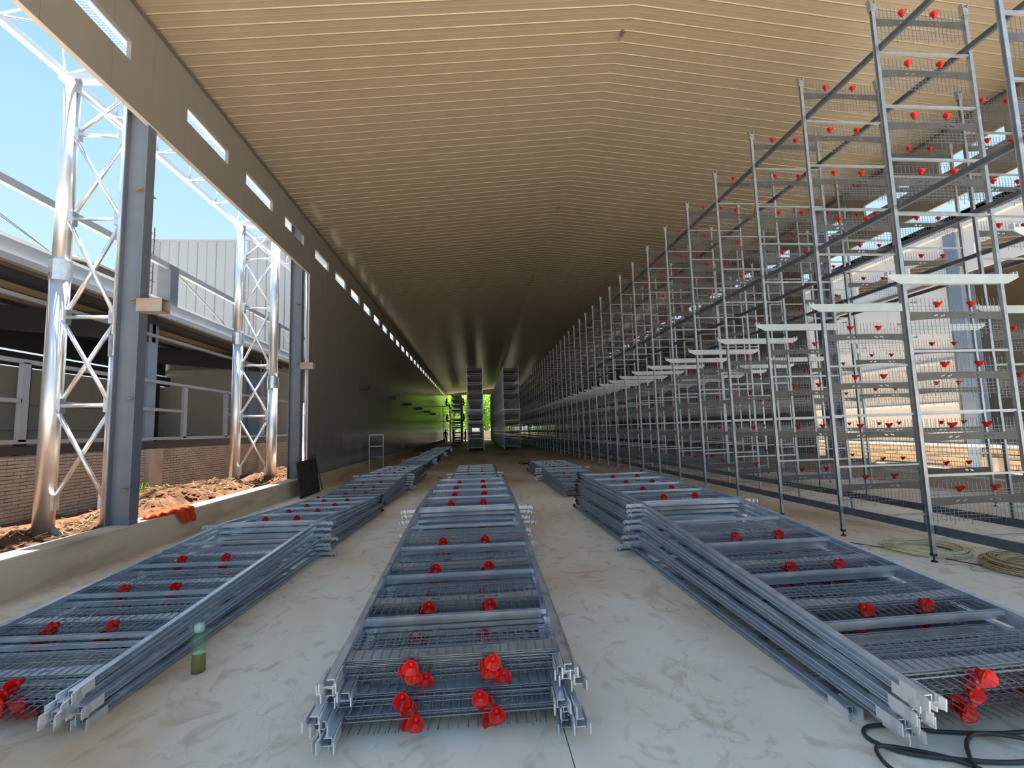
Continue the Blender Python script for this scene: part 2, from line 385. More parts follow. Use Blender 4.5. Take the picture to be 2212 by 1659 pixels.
# ================================================================== cage frame parts (built once, mesh data shared)
HW = 0.59; ZT = 6.37; ZW = 3.03
ZPL = [0.611, 1.284, 1.946, 2.615, 4.16, 4.84, 5.485, 6.128]
ZBR = [0.231, 0.885, 1.556, 2.22, 3.78, 4.43, 5.075, 5.736]
def u_post(mb, x, z0, z1, sg):
    a, b, t = 0.020, 0.019, 0.0045
    p = [(-a, -b), (a, -b), (a, -b+t), (-a+t, -b+t), (-a+t, b-t), (a, b-t), (a, b), (-a, b)]
    mb.prism([(x+sg*q[0], q[1]) for q in p], 'xy', z0, z1); return mb
def fork_mb(x=0, z=0):
    mb = MB()
    for s in (-1, 1):
        mb.prism([(x+s*0.028, z-0.10), (x+s*0.028, z+0.02), (x+s*0.036, z+0.045), (x+s*0.042, z+0.045), (x+s*0.042, z+0.02), (x+s*0.033, z-0.02), (x+s*0.033, z-0.10)], 'xz', -0.026, 0.026)
    mb.bb(x-0.028, x+0.028, -0.026, -0.022, z-0.10, z-0.01); mb.bb(x-0.004, x+0.004, -0.034, -0.026, z-0.05, z-0.04)
    mb.bb(x-0.006, x+0.006, -0.034, -0.026, z-0.085, z-0.073)
    return mb
def post_up(x, sg): return u_post(MB(), x, ZW-0.06, ZT-0.02, sg)
def post_lo(x, sg): return u_post(MB(), x, 0.075, ZW-0.06, sg)
def crossbar_mb(z=0.0):
    mb = MB(); mb.prism([(-0.014, -0.012), (0.014, -0.012), (0.014, -0.009), (-0.010, -0.009), (-0.010, 0.009), (0.014, 0.009), (0.014, 0.012), (-0.014, 0.012)], 'yz', -HW+0.026, HW-0.026)
    mb.v = [(a, b, c+z) for a, b, c in mb.v]; return mb
def plate_mb(z=0.0):
    w = HW-0.026; xs = [-w]; slots = []
    for c, sl in ((-0.24, 1), (-0.155, 1), (0.155, -1), (0.24, -1)):
        xs += [c-0.026, c+0.026]; slots.append((len(xs)-2, sl))
    xs.append(w)
    full = []
    for i in range(len(xs)-1):
        full.append(xs[i])
        if i in (0, len(xs)-2, 4):
            for k in (1, 2): full.append(xs[i]+(xs[i+1]-xs[i])*k/3)
    full.append(xs[-1])
    sl = {}
    for c, s_ in ((-0.24, 1), (-0.155, 1), (0.155, -1), (0.24, -1)):
        for d in (-0.026, 0.026): sl[round(c+d, 4)] = s_
    V = []; F = []
    for x in full:
        lo = -0.056+0.026*(1-(x/w)**2); s_ = sl.get(round(x, 4), 0)
        dz = 0
        if s_: dz = s_*(0.007 if any(abs(x-(c+0.026)) < 1e-6 for c in (-0.24, -0.155, 0.155, 0.24)) else -0.007)
        V += [(x, lo+z), (x, -0.006+dz+z), (x, 0.011+dz+z), (x, 0.042+z)]
    cs = (-0.24, -0.155, 0.155, 0.24)
    for i in range(len(full)-1):
        mid = (full[i]+full[i+1])/2
        for r in range(3):
            if r == 1 and any(abs(mid-c) < 0.005 for c in cs): continue
            a = i*4+r; F.append((a, a+4, a+5, a+1))
    return MB().solid2d(V, F, 'xz', -0.0025, 0.0025)
def wires_mb(z=0.0, n=23, seed=1):
    rr = random.Random(seed); mb = MB(); w = HW-0.05; t = 0.0034
    for i in range(n):
        x = -w+2*w*i/(n-1); zb = -0.21-(0.035 if i % 4 == 1 else 0)
        mb.bar((x, 0.006, z+zb), (x, 0.006, z+0.20), t, t, (0, 1, 0), False)
        if i % 4 == 1: mb.bar((x, 0.006, z+zb), (x-0.012, 0.006, z+zb+0.008), t, t, (0, 1, 0), False)
    for dz in (-0.19, -0.15, -0.115, -0.08, 0.055, 0.075, 0.105):
        mb.bar((-w-0.02, 0.009, z+dz), (w+0.02, 0.009, z+dz), t, t, (0, 1, 0), False)
    return mb
def cup_mb(x=0.0, z=0.0):
    mb = MB(); n = 12
    def mod(r, t): return (0.020*(abs(math.cos(t))**1.5)-0.004) * min(1, r/0.04)
    mb.lathe([(0.010, -0.024), (0.014, -0.012), (0.030, 0.002), (0.043, 0.020), (0.0435, 0.022), (0.040, 0.020), (0.026, 0.006), (0.0, 0.0)], (x, -0.004, z), n, mod)
    mb.box(x, 0.004, z-0.008, 0.022, 0.03, 0.034)
    return mb
def bracket_mb(z=0.0):
    mb = MB(); a = 0.787
    mb.prism([(-a, z+0.045), (-a, z+0.005), (-a+0.14, z-0.062), (a-0.14, z-0.062), (a, z+0.005), (a, z+0.045)], 'xz', -0.030, -0.024)
    mb.bb(-a+0.14, a-0.14, -0.030, 0.008, z-0.062, z-0.057); mb.bb(-a, a, -0.030, 0.008, z+0.040, z+0.045)
    for s in (-1, 1):
        mb.bb(s*a, s*(a-0.015), -0.03, 0.008, z+0.04, z+0.075); mb.bb(s*(a-0.05), s*(a-0.065), -0.03, 0.008, z+0.04, z+0.07)
    return mb
def foot_mb(x=0.0):
    mb = MB(); mb.tube([(x, 0, 0.012), (x, 0, 0.08)], 0.007, 6); return mb
def foot_pad_mb(x=0.0):
    mb = MB(); mb.lathe([(0.0, 0.0), (0.033, 0.0), (0.033, 0.006), (0.014, 0.020), (0.008, 0.024), (0.008, 0.062), (0.03, 0.062), (0.032, 0.085), (0.0, 0.087)], (x, 0, 0), 12); return mb
def join(*mbs):
    r = MB()
    for m in mbs:
        o = len(r.v); r.v += m.v; r.f += [tuple(i+o for i in f) for f in m.f]
    return r
PM = {}
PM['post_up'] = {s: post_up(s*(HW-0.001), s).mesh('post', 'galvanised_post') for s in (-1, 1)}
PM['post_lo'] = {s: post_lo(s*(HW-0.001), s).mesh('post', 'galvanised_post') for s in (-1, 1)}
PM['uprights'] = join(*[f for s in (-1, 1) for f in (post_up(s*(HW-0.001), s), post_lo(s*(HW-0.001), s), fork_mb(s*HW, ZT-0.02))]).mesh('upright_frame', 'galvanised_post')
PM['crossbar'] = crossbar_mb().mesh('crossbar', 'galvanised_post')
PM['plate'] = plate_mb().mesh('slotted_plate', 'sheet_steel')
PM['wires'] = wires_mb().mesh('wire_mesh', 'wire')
PM['cup'] = cup_mb().mesh('drinker_cup', 'cup_red', True)
PM['bracket'] = bracket_mb().mesh('walkway_bracket', 'bracket_zinc')
PM['fork'] = fork_mb(0, 0).mesh('fork', 'galvanised_bright')
PM['foot'] = foot_pad_mb().mesh('foot', 'black_plastic', False)
PM['stud'] = foot_mb().mesh('stud', 'galvanised_bright')
PM['uprights_far'] = join(*[f for s in (-1, 1) for f in (post_up(s*(HW-0.001), s), post_lo(s*(HW-0.001), s), foot_mb(s*HW))], *[crossbar_mb(z) for z in ZBR], bracket_mb(ZW)).mesh('upright_frame', 'galvanised_post')
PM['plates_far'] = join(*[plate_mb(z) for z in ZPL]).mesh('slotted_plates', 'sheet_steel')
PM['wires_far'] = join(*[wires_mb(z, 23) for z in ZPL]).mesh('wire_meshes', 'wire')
CX = (-0.205, 0.205)
PM['cups_far'] = join(*[cup_mb(x, z+0.12) for z in ZPL for x in CX]).mesh('drinker_cups', 'cup_red', True)
# paler bluer copies for the stacked frames, reflected sky put into the metal colour
def tint(me, m):
    c = me.copy(); c.materials.clear(); c.materials.append(MT[m]); return c
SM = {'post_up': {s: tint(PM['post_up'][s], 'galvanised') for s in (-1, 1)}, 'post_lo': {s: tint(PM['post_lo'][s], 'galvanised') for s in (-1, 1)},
      'crossbar': tint(PM['crossbar'], 'galvanised_bar_skylit'), 'plate': tint(PM['plate'], 'sheet_steel_skylit'), 'wires': tint(PM['wires'], 'wire_skylit'),
      'bracket': tint(PM['bracket'], 'galvanised_bar_skylit')}

# ================================================================== standing cage racks
def rail_mb(x, z, y0, y1, h):
    mb = MB(); p = [(-0.02, -h/2), (0.02, -h/2), (0.02, -h/2+0.006), (-0.014, -h/2+0.006), (-0.014, h/2-0.006), (0.02, h/2-0.006), (0.02, h/2), (-0.02, h/2)]
    mb.prism([(x+a, z+b) for a, b in p], 'xz', y0, y1)
    mb.bb(x-0.024, x-0.016, y0, y1, z+h/2-0.022, z+h/2+0.006)
    return mb
def rack(label, xc, y0, n, ndet, ncup, pitch=1.2045, rails=(0.325, 3.86, 5.80), decks=False, group=None, nwire=26):
    t = thing('cage_rack', label, 'rack', (xc, y0, 0), None, group)
    L = pitch*(n-1)
    for z in rails:
        for s in (-1, 1):
            r = part('side_rail', rail_mb(s*(HW-0.055), z, -0.9, L+0.06, 0.085 if z < 1 else 0.052), 'rail_steel', t)
    for i in range(n):
        yy = i*pitch
        if i < ndet:
            u = ob('upright_frame', PM['uprights'], t, (0, yy, 0))
            for z in ZBR: ob('crossbar', PM['crossbar'], u, (0, 0, z))
            for z in ZPL:
                ob('slotted_plate', PM['plate'], u, (0, 0, z)); ob('wire_mesh', PM['wires'], u, (0, 0, z))
                for x in CX: ob('drinker_cup', PM['cup'], u, (x, 0, z+0.12))
            ob('walkway_bracket', PM['bracket'], u, (0, 0, ZW))
            for s in (-1, 1): ob('foot', PM['foot'], u, (s*HW, 0, 0)); ob('stud', PM['stud'], u, (s*HW, 0, 0))
        else:
            u = ob('upright_frame', PM['uprights_far'], t, (0, yy, 0))
            ob('slotted_plates', PM['plates_far'], u, kind='stuff')
            if i < nwire: ob('wire_meshes', PM['wires_far'], u, kind='stuff')
            if i < ncup: ob('drinker_cups', PM['cups_far'], u, kind='stuff')
    if decks:
        for z in [zz-0.06 for zz in ZPL]+[ZW+0.05]:
            part('tier_deck', MB().bb(-HW+0.03, HW-0.03, 0.02, L-0.02, z-0.006, z+0.006), 'sheet_steel', t)
    return t
rack('tall galvanised cage rack with red drinker cups, nearest row on the right', 5.315, 4.64-1.2045, 54, 18, 40)
rack('tall galvanised cage rack with red drinker cups, second row beside the right wall', 7.95, 3.59, 54, 14, 36, rails=(3.86,))
rack('dark cage rack with shelf decks, at the far end in the middle of the hall', -0.09, 34.5, 29, 0, 0, decks=True, nwire=4)
rack('dark cage rack with shelf decks, far end, between the middle rack and the right rows', 2.66, 35.0, 29, 0, 0, decks=True, nwire=4)
rack('short unfinished cage rack beside the scaffold at the far left end', -2.62, 60.0, 9, 0, 0, rails=(0.325, 3.86), decks=True, nwire=2)

# ================================================================== stacks of frames lying on the floor
ORD = ['topmost', 'second from the top', 'third from the top', 'fourth from the top', 'fifth from the top', 'sixth from the top', 'seventh from the top', 'eighth from the top', 'ninth from the top', 'tenth from the top']
def stack(where, xw, yw, yaw, n, full=True, group=None, seed=1, zp=0.056, tp=0.034, z00=0.05, fan=0.05, lo=0.0, shear=0.0):
    """xw, yw: world place of the splice (walkway bracket); fork ends point towards the viewer"""
    rr = random.Random(seed)
    for i in range(n):
        zc = z00+zp*i
        drop = max(0.0, (zc-(0.026+tp*i)))
        a = math.asin(min(0.3, drop/3.32)); b = -lo*i/max(1, n-1)
        jx = rr.uniform(-fan, fan); jy = rr.uniform(-0.12, 0.12)+shear*(1-i/(n-1)); jr = rr.uniform(-0.010, 0.010)
        if i == n-1: jx *= 0.3; jy = 0.0; jr = 0.0
        lab = 'cage partition with red cups, '+(ORD[n-1-i] if i > 0 else 'lowest')+' in the '+where
        # standing coordinates turned to lie: local up -> towards viewer, local y -> up
        R = Matrix.Rotation(yaw+jr, 4, 'Z') @ Matrix.Rotation(pi/2, 4, 'X')
        origin = Vector((xw+jx, yw+jy, zc)) - (R @ Vector((0, 0, ZW)))
        t = thing('cage_partition', lab, 'partition', origin, None, group)
        t.rotation_mode = 'QUATERNION'; t.rotation_quaternion = R.to_quaternion()
        def put(name, me, x, z, rotz=0.0, dy=0.0, **kw):
            th = a if z >= ZW-0.05 else b
            loc = Vector((x, 0, ZW)) + Matrix.Rotation(th, 3, 'X') @ Vector((0, dy, z-ZW))
            return ob(name, me, t, loc, (th, 0, rotz), **kw)
        for s in (-1, 1):
            put('side_post', SM['post_up'][s], 0, ZW).location = Vector((0, 0, ZW)) + Matrix.Rotation(a, 3, 'X') @ Vector((0, 0, -ZW))
            o = put('side_post', SM['post_lo'][s], 0, 0)
            put('foot', PM['foot'], s*HW, 0.0)
        if full:
            for s in (-1, 1): put('fork', PM['fork'], s*HW, ZT-0.02)
            for z in ZBR: put('crossbar', SM['crossbar'], 0, z)
            put('walkway_bracket', SM['bracket'], 0, ZW)
            for z in ZPL:
                put('slotted_plate', SM['plate'], 0, z); put('wire_mesh', SM['wires'], rr.uniform(-0.012, 0.012), z)
                for x in CX: put('drinker_cup', PM['cup'], x+rr.uniform(-0.015, 0.015), z+0.12+rr.uniform(-0.02, 0.02), rr.uniform(-0.5, 0.5), dy=0.012)
        else:
            put('walkway_bracket', SM['bracket'], 0, ZW)
            for z in ZBR: put('crossbar', SM['crossbar'], 0, z)
            put('wire_meshes', SMF['wu'], 0, ZW, kind='stuff'); put('wire_meshes', SMF['wl'], 0, ZW-0.1, kind='stuff')
            put('slotted_plates', SMF['pu'], 0, ZW, kind='stuff'); put('slotted_plates', SMF['pl'], 0, ZW-0.1, kind='stuff')
            put('drinker_cups', SMF['cu'], 0, ZW, kind='stuff'); put('drinker_cups', SMF['cl'], 0, ZW-0.1, kind='stuff')
U, Lw = ZPL[4:], ZPL[:4]
SMF = {'wu': join(*[wires_mb(z-ZW) for z in U]).mesh('wire_meshes', 'wire_skylit'), 'wl': join(*[wires_mb(z-ZW+0.1) for z in Lw]).mesh('wire_meshes', 'wire_skylit'),
       'pu': join(*[plate_mb(z-ZW) for z in U]).mesh('slotted_plates', 'sheet_steel_skylit'), 'pl': join(*[plate_mb(z-ZW+0.1) for z in Lw]).mesh('slotted_plates', 'sheet_steel_skylit'),
       'cu': join(*[cup_mb(x, z-ZW+0.12) for z in U for x in CX]).mesh('drinker_cups', 'cup_red', True), 'cl': join(*[cup_mb(x, z-ZW+0.22) for z in Lw for x in CX]).mesh('drinker_cups', 'cup_red', True)}
#STACKS
stack('near centre stack', -0.126, 5.765, -0.006, 9, seed=3, group='partitions in the near centre stack', zp=0.0655, tp=0.033, lo=-0.018)
stack('near left stack', -2.557, 6.078, -0.051, 7, seed=5, group='partitions in the near left stack', zp=0.064, tp=0.027, lo=0.037)
stack('near right stack', 2.442, 5.296, 0.019, 10, seed=8, group='partitions in the near right stack', zp=0.063, tp=0.0295, lo=-0.02, shear=0.30)
stack('second centre stack', -0.06, 13.2, 0.0, 5, False, seed=11, group='partitions in the second centre stack', zp=0.068)
stack('second left stack', -2.42, 12.5, -0.03, 7, False, seed=13, group='partitions in the second left stack', zp=0.062)
stack('second right stack', 2.42, 13.4, 0.01, 6, False, seed=17, group='partitions in the second right stack', zp=0.064)
stack('third left stack, in the shade', -2.60, 21.5, -0.02, 5, False, seed=19, group='partitions in the third left stack')
stack('fourth left stack, in the dark', -2.60, 28.2, 0.0, 5, False, seed=23, group='partitions in the fourth left stack')
stack('last and farthest left stack', -2.60, 34.8, 0.0, 5, False, seed=27, group='partitions in the farthest left stack')

# ================================================================== small things on the floor
def bottle():
    t = thing('water_bottle', 'green translucent bottle with amber liquid standing on the concrete beside the left stack', 'bottle', (-1.83, 3.31, 0))
    prof = [(0.0, 0.0), (0.036, 0.0), (0.042, 0.008), (0.043, 0.05), (0.041, 0.085), (0.038, 0.11), (0.041, 0.14), (0.044, 0.17), (0.042, 0.20), (0.034, 0.23), (0.027, 0.245), (0.026, 0.262)]
    part('body', MB().lathe(prof, n=24), 'bottle_green', t, True)
    lq = [(0.0, 0.003), (0.034, 0.003), (0.039, 0.010), (0.040, 0.05), (0.038, 0.085), (0.0355, 0.11), (0.036, 0.118)]
    part('liquid', MB().lathe(lq, n=24), 'bottle_liquid', t, True, label='dark amber liquid')
    part('liquid_surface', MB().lathe([(0.036, 0.118), (0.0, 0.1185)], n=24), 'label_white', t, True, label='pale surface of the liquid')
    part('cap', MB().lathe([(0.0, 0.250), (0.030, 0.250), (0.031, 0.262), (0.030, 0.290), (0.022, 0.301), (0.0, 0.302)], n=20), 'bottle_green2', t, True, label='pale green screw cap')
mat('bottle_green2', (0.24, 0.42, 0.38), 0.4)
bottle()
def coil(name, c, r, m, label, turns, seed, w=0.13, hgt=0.06):
    rr = random.Random(seed); t = thing(name, label, 'coil', (c[0], c[1], 0)); mb = MB()
    for k in range(turns):
        R = r-w*rr.random(); z = 0.006+hgt*rr.random()*(1-abs((r-R)/w-0.5)); ox, oy = rr.uniform(-0.02, 0.02), rr.uniform(-0.02, 0.02)
        ex = rr.uniform(0.96, 1.04); ph = rr.uniform(0, 6.28); pts = []
        for q in range(36):
            a = 2*pi*q/36; pts.append((ox+R*ex*math.cos(a), oy+R/ex*math.sin(a), z+0.006*math.sin(2*a+ph)))
        mb.tube(pts, 0.0055, 5, True)
    part('windings', mb, m, t, True, kind='stuff')
    for a0 in (0.6, 2.7, 4.6):
        tie = MB(); rad = r-w/2; cx, cy = rad*math.cos(a0), rad*math.sin(a0); d = Vector((math.cos(a0), math.sin(a0), 0))
        tie.tube([Vector((cx, cy, 0.035))+d*(math.cos(q*pi/6)*(w/2+0.015))+Vector((0, 0, math.sin(q*pi/6)*0.034)) for q in range(12)], 0.003, 5, True)
        part('tie', tie, m, t, True)
    lo = MB(); lo.tube([(-r*0.9+0.1*math.sin(q*0.7)-0.25*q/14, -0.1+q*0.03, 0.006) for q in range(15)], 0.005, 5)
    part('loose_end', lo, m, t, True)
coil('tube_coil', (5.06, 5.07), 0.39, 'coil_cream', 'cream coil of thin tubing on the floor under the first rack post', 46, 4)
coil('tube_coil', (5.42, 4.22), 0.44, 'coil_tan', 'tan coil of tubing at the right edge, in front of the cream coil', 60, 9, 0.17, 0.10)
def spline(ctrl, k=10):
    out = []; P = [Vector(p) for p in ctrl]; P = [P[0]]+P+[P[-1]]
    for i in range(1, len(P)-2):
        for j in range(k):
            t = j/k; a, b, c, d = P[i-1:i+3]
            out.append(0.5*((2*b)+(c-a)*t+(2*a-5*b+4*c-d)*t*t+(3*b-a-3*c+d)*t**3))
    out.append(P[-2]); return out
#CABLE
cb = MB()
cb.tube(spline([(2.75, 2.16, .012), (2.45, 2.15, .012), (2.15, 2.20, .012), (1.95, 2.27, .012), (1.84, 2.26, .012), (1.80, 2.19, .012), (1.86, 2.10, .012), (2.0, 2.04, .012), (2.25, 1.98, .012), (2.5, 1.98, .012)]), 0.009, 8)
cb.tube(spline([(1.75, 1.93, .012), (1.72, 2.02, .026), (1.77, 2.11, .03), (1.9, 2.11, .012), (2.04, 2.03, .012), (2.10, 1.95, .012), (2.12, 1.85, .012)]), 0.009, 8)
cb.tube(spline([(2.05, 1.90, .012), (2.10, 2.0, .028), (2.20, 2.10, .03), (2.32, 2.14, .028), (2.5, 2.06, .028), (2.62, 1.98, .012), (2.75, 1.9, .012)]), 0.009, 8)
solo('power_cable', cb, 'cable_rubber', 'black rubber cable lying in loose loops in the lower right corner', 'cable', True)
lc = MB(); lc.tube(spline([(1.9+2.2*q/12, 8.2-4.6*q/12+0.06*math.sin(q*1.7), 0.006) for q in range(13)], 6), 0.005, 5)
lc.v = [(x+1.35, y, z) for x, y, z in lc.v]
solo('thin_cord', lc, 'cable_rubber', 'thin dark cord along the floor between the right stack and the rack feet', 'cord', True)
solo('kerb_pipe', MB().tube([(9.70, 5.0, 0.30), (9.70, 10.4, 0.30), (9.70, 10.7, 0.34), (9.70, 10.8, 0.42), (9.70, 10.7, 0.50), (9.70, 9.0, 0.52)], 0.02, 8), 'galvanised_bright', 'pale bent pipe lying along the inside of the kerb, behind the second rack', 'pipe', True)
# tools / offcuts far on the floor
ang = MB(); ang.bar((0, 0, 0.02), (0.7, -1.2, 0.02), 0.07, 0.03); ang.bar((0.3, -0.5, 0.02), (0.05, -0.95, 0.02), 0.06, 0.03)
solo('steel_offcut', ang, 'board_black', 'forked dark offcut on the floor left of the other one, far middle', 'offcut', loc=(1.85, 20.6, 0.0))
ang = MB(); ang.bar((0, 0, 0.02), (0.75, -0.7, 0.02), 0.07, 0.03); ang.bar((0.75, -0.7, 0.02), (1.05, -1.5, 0.02), 0.07, 0.03)
solo('steel_offcut', ang, 'board_black', 'bent dark offcut on the floor to the right, far middle', 'offcut', loc=(2.6, 20.8, 0.0))
# ladder-like frame standing by the left wall
lf = thing('ladder_stand', 'pale ladder-shaped stand upright against the long left wall', 'stand', (-4.10, 19.4, 0))
for x in (-0.28, 0.28): part('rail', MB().bar((x, 0, 0), (x, 0, 1.46), 0.035), 'bracket_zinc', lf)
for z in (0.55, 0.98, 1.44): part('rung', MB().bar((-0.26, 0, z), (0.26, 0, z), 0.03, 0.045 if z > 0.6 else 0.02), 'bracket_zinc', lf)
# blackened board leaning at the jamb
bd = MB(); bd.prism([(0, 0), (1.35, 0), (1.35, 0.90), (0.0, 0.86)], 'yz', 0, 0.03)
solo('black_board', bd, 'board_black', 'dirty black board leaning on the kerb at the far jamb', 'board', loc=(-4.22, 11.55, 0.005), rot=(0, -0.14, 0))
for i in range(2):
    solo('steel_rod', MB().tube([(0, 0, 0), (-0.24, 0.05, 0.95)], 0.015, 6), 'dark_steel', ('left', 'right')[i]+' one of two thin dark rods leaning on the wall past the black board', 'rod', loc=(-4.28, 13.15+0.22*i, 0.0))
# orange cloth over the kerb
def cloth():
    rr = random.Random(2); mb = MB(); nu, nv = 26, 12
    prof = [(-0.34, 0.40), (-0.22, 0.415), (-0.10, 0.412), (-0.02, 0.412), (0.022, 0.39), (0.035, 0.33), (0.045, 0.26), (0.05, 0.20)]
    for i in range(nu):
        u = i/(nu-1); yy = 6.95+0.95*u
        hang = max(0.0, min(1.0, (u-0.50)/0.15))*min(1.0, (1.0-u)/0.04+0.75)
        k = 4+3.0*hang; 
        for j in range(nv):
            q = j/(nv-1)*k; a = int(min(q, 6)); fr = q-a
            x = prof[a][0]+(prof[a+1][0]-prof[a][0])*fr; z = prof[a][1]+(prof[a+1][1]-prof[a][1])*fr
            if u < 0.5: x = x*(0.35+0.65*u*2)-0.05*(1-2*u); 
            z += 0.018*math.sin(u*31+j*0.6)+rr.uniform(0, 0.016)+0.016; x += 0.012*math.sin(u*47)
            mb.v.append((XL+x+0.016, yy+0.02*math.sin(j*1.3), z))
    for i in range(nu-1):
        for j in range(nv-1): a = i*nv+j; mb.f.append((a, a+1, a+nv+1, a+nv))
    o = solo('orange_cloth', mb, 'orange_cloth', 'bright orange cloth draped over the left kerb', 'cloth', True)
    so = o.modifiers.new('thick', 'SOLIDIFY'); so.thickness = 0.006
cloth()

# ================================================================== left outdoors: dirt, lattice columns, truss
def hgt(x, y):
    h = 0.10+0.10*math.sin(y*0.9+x)*0.5+0.06*math.sin(x*3.1+y*2.3)
    for (cx, cy, rx, ry, a) in ((-5.75, 10.1, 1.0, 1.7, 0.50), (-5.3, 8.5, 0.55, 1.0, 0.28), (-5.6, 13.4, 0.9, 1.5, 0.36), (-5.8, 16.5, 1.2, 2.0, 0.35), (-6.9, 7.2, 0.6, 0.5, 0.12)):
        d = ((x-cx)/rx)**2+((y-cy)/ry)**2; h += a*math.exp(-d)
    return h
def dirt():
    rr = random.Random(6); mb = MB(); nx, ny = 36, 220; x0, x1, y0, y1 = -8.1, -4.84, 2.0, 24.0
    for j in range(ny):
        for i in range(nx):
            x = x0+(x1-x0)*i/(nx-1); yy = y0+(y1-y0)*j/(ny-1); h = hgt(x, yy)
            h += rr.uniform(-0.035, 0.045)*(0.4+h*2.2)+0.05*h*math.sin(x*9+yy*4)*math.sin(yy*7)
            if i == nx-1: h = min(h, 0.36)
            mb.v.append((x, yy, min(h, 0.8)))
    for j in range(ny-1):
        for i in range(nx-1): a = j*nx+i; mb.f.append((a, a+1, a+nx+1, a+nx))
    t = struct('dirt_strip', mb, 'dirt')
    cl = MB()
    for k in range(2200):
        cx, cy = random.choice(((-5.75, 10.1), (-5.3, 8.6), (-5.6, 13.4), (-5.8, 16.4), (-6.2, 7.6)))
        x = cx+rr.gauss(0, 0.55); yy = cy+rr.gauss(0, 1.0)
        if not -7.8 < x < -4.95: continue
        z = hgt(x, yy)+0.01; s = rr.uniform(0.015, 0.055)
        o = len(cl.v)
        for d in ((1,0,0), (-1,0,0), (0,1,0), (0,-1,0), (0,0,1), (0,0,-1)): cl.v.append((x+d[0]*s*rr.uniform(.6,1.3), yy+d[1]*s*rr.uniform(.6,1.3), z+d[2]*s*rr.uniform(.5,1)))
        for f in ((0,2,4), (2,1,4), (1,3,4), (3,0,4), (2,0,5), (1,2,5), (3,1,5), (0,3,5)): cl.f.append(tuple(o+i for i in f))
    part('clods', cl, 'dirt', t, kind='stuff')
    stw = MB()
    for k in range(420):
        x = -5.7+rr.gauss(0, 0.5); yy = 10+rr.gauss(0, 2.6)
        if not -7.8 < x < -5.0: continue
        z = hgt(x, yy)+0.03; a = rr.uniform(0, 6.28); l = rr.uniform(0.08, 0.3)
        stw.bar((x, yy, z), (x+l*math.cos(a), yy+l*math.sin(a), z+rr.uniform(-0.02, 0.06)), 0.008, 0.008, (0, 0, 1), False)
    part('dry_stalks', stw, 'straw', t, kind='stuff')
    gr = MB()
    for k in range(70):
        x = -6.35+rr.gauss(0, 0.12); yy = 9.0+rr.gauss(0, 0.15); z = hgt(x, yy); l = rr.uniform(0.08, 0.22); a = rr.uniform(0, 6.28)
        gr.bar((x, yy, z), (x+l*0.5*math.cos(a), yy+l*0.5*math.sin(a), z+l), 0.008, 0.003, (0, 0, 1), False)
    part('grass_tuft', gr, 'leaf', t, kind='stuff')
dirt()
def lattice_column(yc, label, zb, x0=-6.40, x1=-5.47, top=7.32):
    t = thing('lattice_column', label, 'column', (0, yc, zb))
    H = top-zb
    for i, x in enumerate((x0, x1)):
        zs = 4.15 if i == 0 else 2.95
        lg = part('leg', MB().tube([(x, 0, 0), (x, 0, zs-zb)], 0.125, 20), 'galvanised_bright', t, True)
        part('upper_pipe', MB().tube([(x, 0, zs-zb), (x, 0, H)], 0.112, 20), 'galvanised_bright', lg, True)
        part('sleeve', MB().tube([(x, 0, zs-zb-0.16), (x, 0, zs-zb+0.16)], 0.140, 12), 'galvanised', lg)
        gp = MB()
        for s, d in ((1, 0), (-1, 0), (0, 1), (0, -1)):
            if s: gp.prism([(x+s*0.12, 0), (x+s*0.34, 0), (x+s*0.12, 0.22)], 'xz', -0.008, 0.008)
        gp.bb(x-0.26, x+0.26, -0.26, 0.26, -0.03, 0.0)
        part('base_plate', gp, 'rust_plate', lg)
    zn = [z-zb for z in (0.62, 2.05, 3.42, 5.0, 6.40, 7.2)]
    a, b = x0+0.10, x1-0.10
    for k in range(len(zn)-1):
        part('brace', MB().tube([(a, 0.03, zn[k]+0.06), (b, 0.03, zn[k+1]-0.06)], 0.030, 8), 'galvanised_bright', t, True)
        part('brace', MB().tube([(b, -0.03, zn[k]+0.06), (a, -0.03, zn[k+1]-0.06)], 0.030, 8), 'galvanised_bright', t, True)
        if k > 0: part('strut', MB().tube([(a, 0, zn[k]), (b, 0, zn[k])], 0.028, 8), 'galvanised_bright', t, True)
        for x, s in ((a, 1), (b, -1)): part('gusset', MB().bb(x-s*0.02, x+s*0.06, -0.05, 0.05, zn[k]-0.11, zn[k]+0.11), 'galvanised', t)
    part('cap_beam', MB().bb(x0-0.18, x1+0.20, -0.07, 0.07, H, H+0.10), 'galvanised_bright', t)
lattice_column(7.50, 'shiny galvanised lattice column nearest the camera, outside the left opening', 0.10)
lattice_column(12.9, 'shiny galvanised lattice column farther off, outside the left opening', 0.22)
tr = thing('awning_truss', 'bright galvanised awning truss with pale netting above the two lattice columns', 'truss', (0, 0, 7.47))
y0, y1 = 1.0, 21.5
for x, z, r in ((-6.62, 0.05, 0.05), (-6.25, 0.42, 0.035), (-5.50, 0.42, 0.035)):
    part('chord', MB().bar((x, y0, z), (x, y1, z), r*2, r*2), 'galvanised_bright', tr)
k = 0; yy = y0
while yy < y1-0.5:
    part('strut', MB().tube([(-6.62, yy, 0.05), (-5.50, yy, 0.42)], 0.02, 6), 'galvanised_bright', tr)
    part('diagonal', MB().tube([(-6.62, yy, 0.05), (-6.25, yy+0.55, 0.42), (-6.62, yy+1.1, 0.05)], 0.018, 6), 'galvanised_bright', tr)
    yy += 1.1
ng = MB()
for q in range(int((y1-y0)/0.05)): ng.bar((-6.25, y0+q*0.05, 0.45), (-5.5, y0+q*0.05+0.03, 0.45), 0.006, 0.006, (0, 0, 1), False)
for q in range(12): ng.bar((-6.25+0.068*q, y0, 0.45), (-6.25+0.068*q, y1, 0.45), 0.006, 0.006, (0, 0, 1), False)
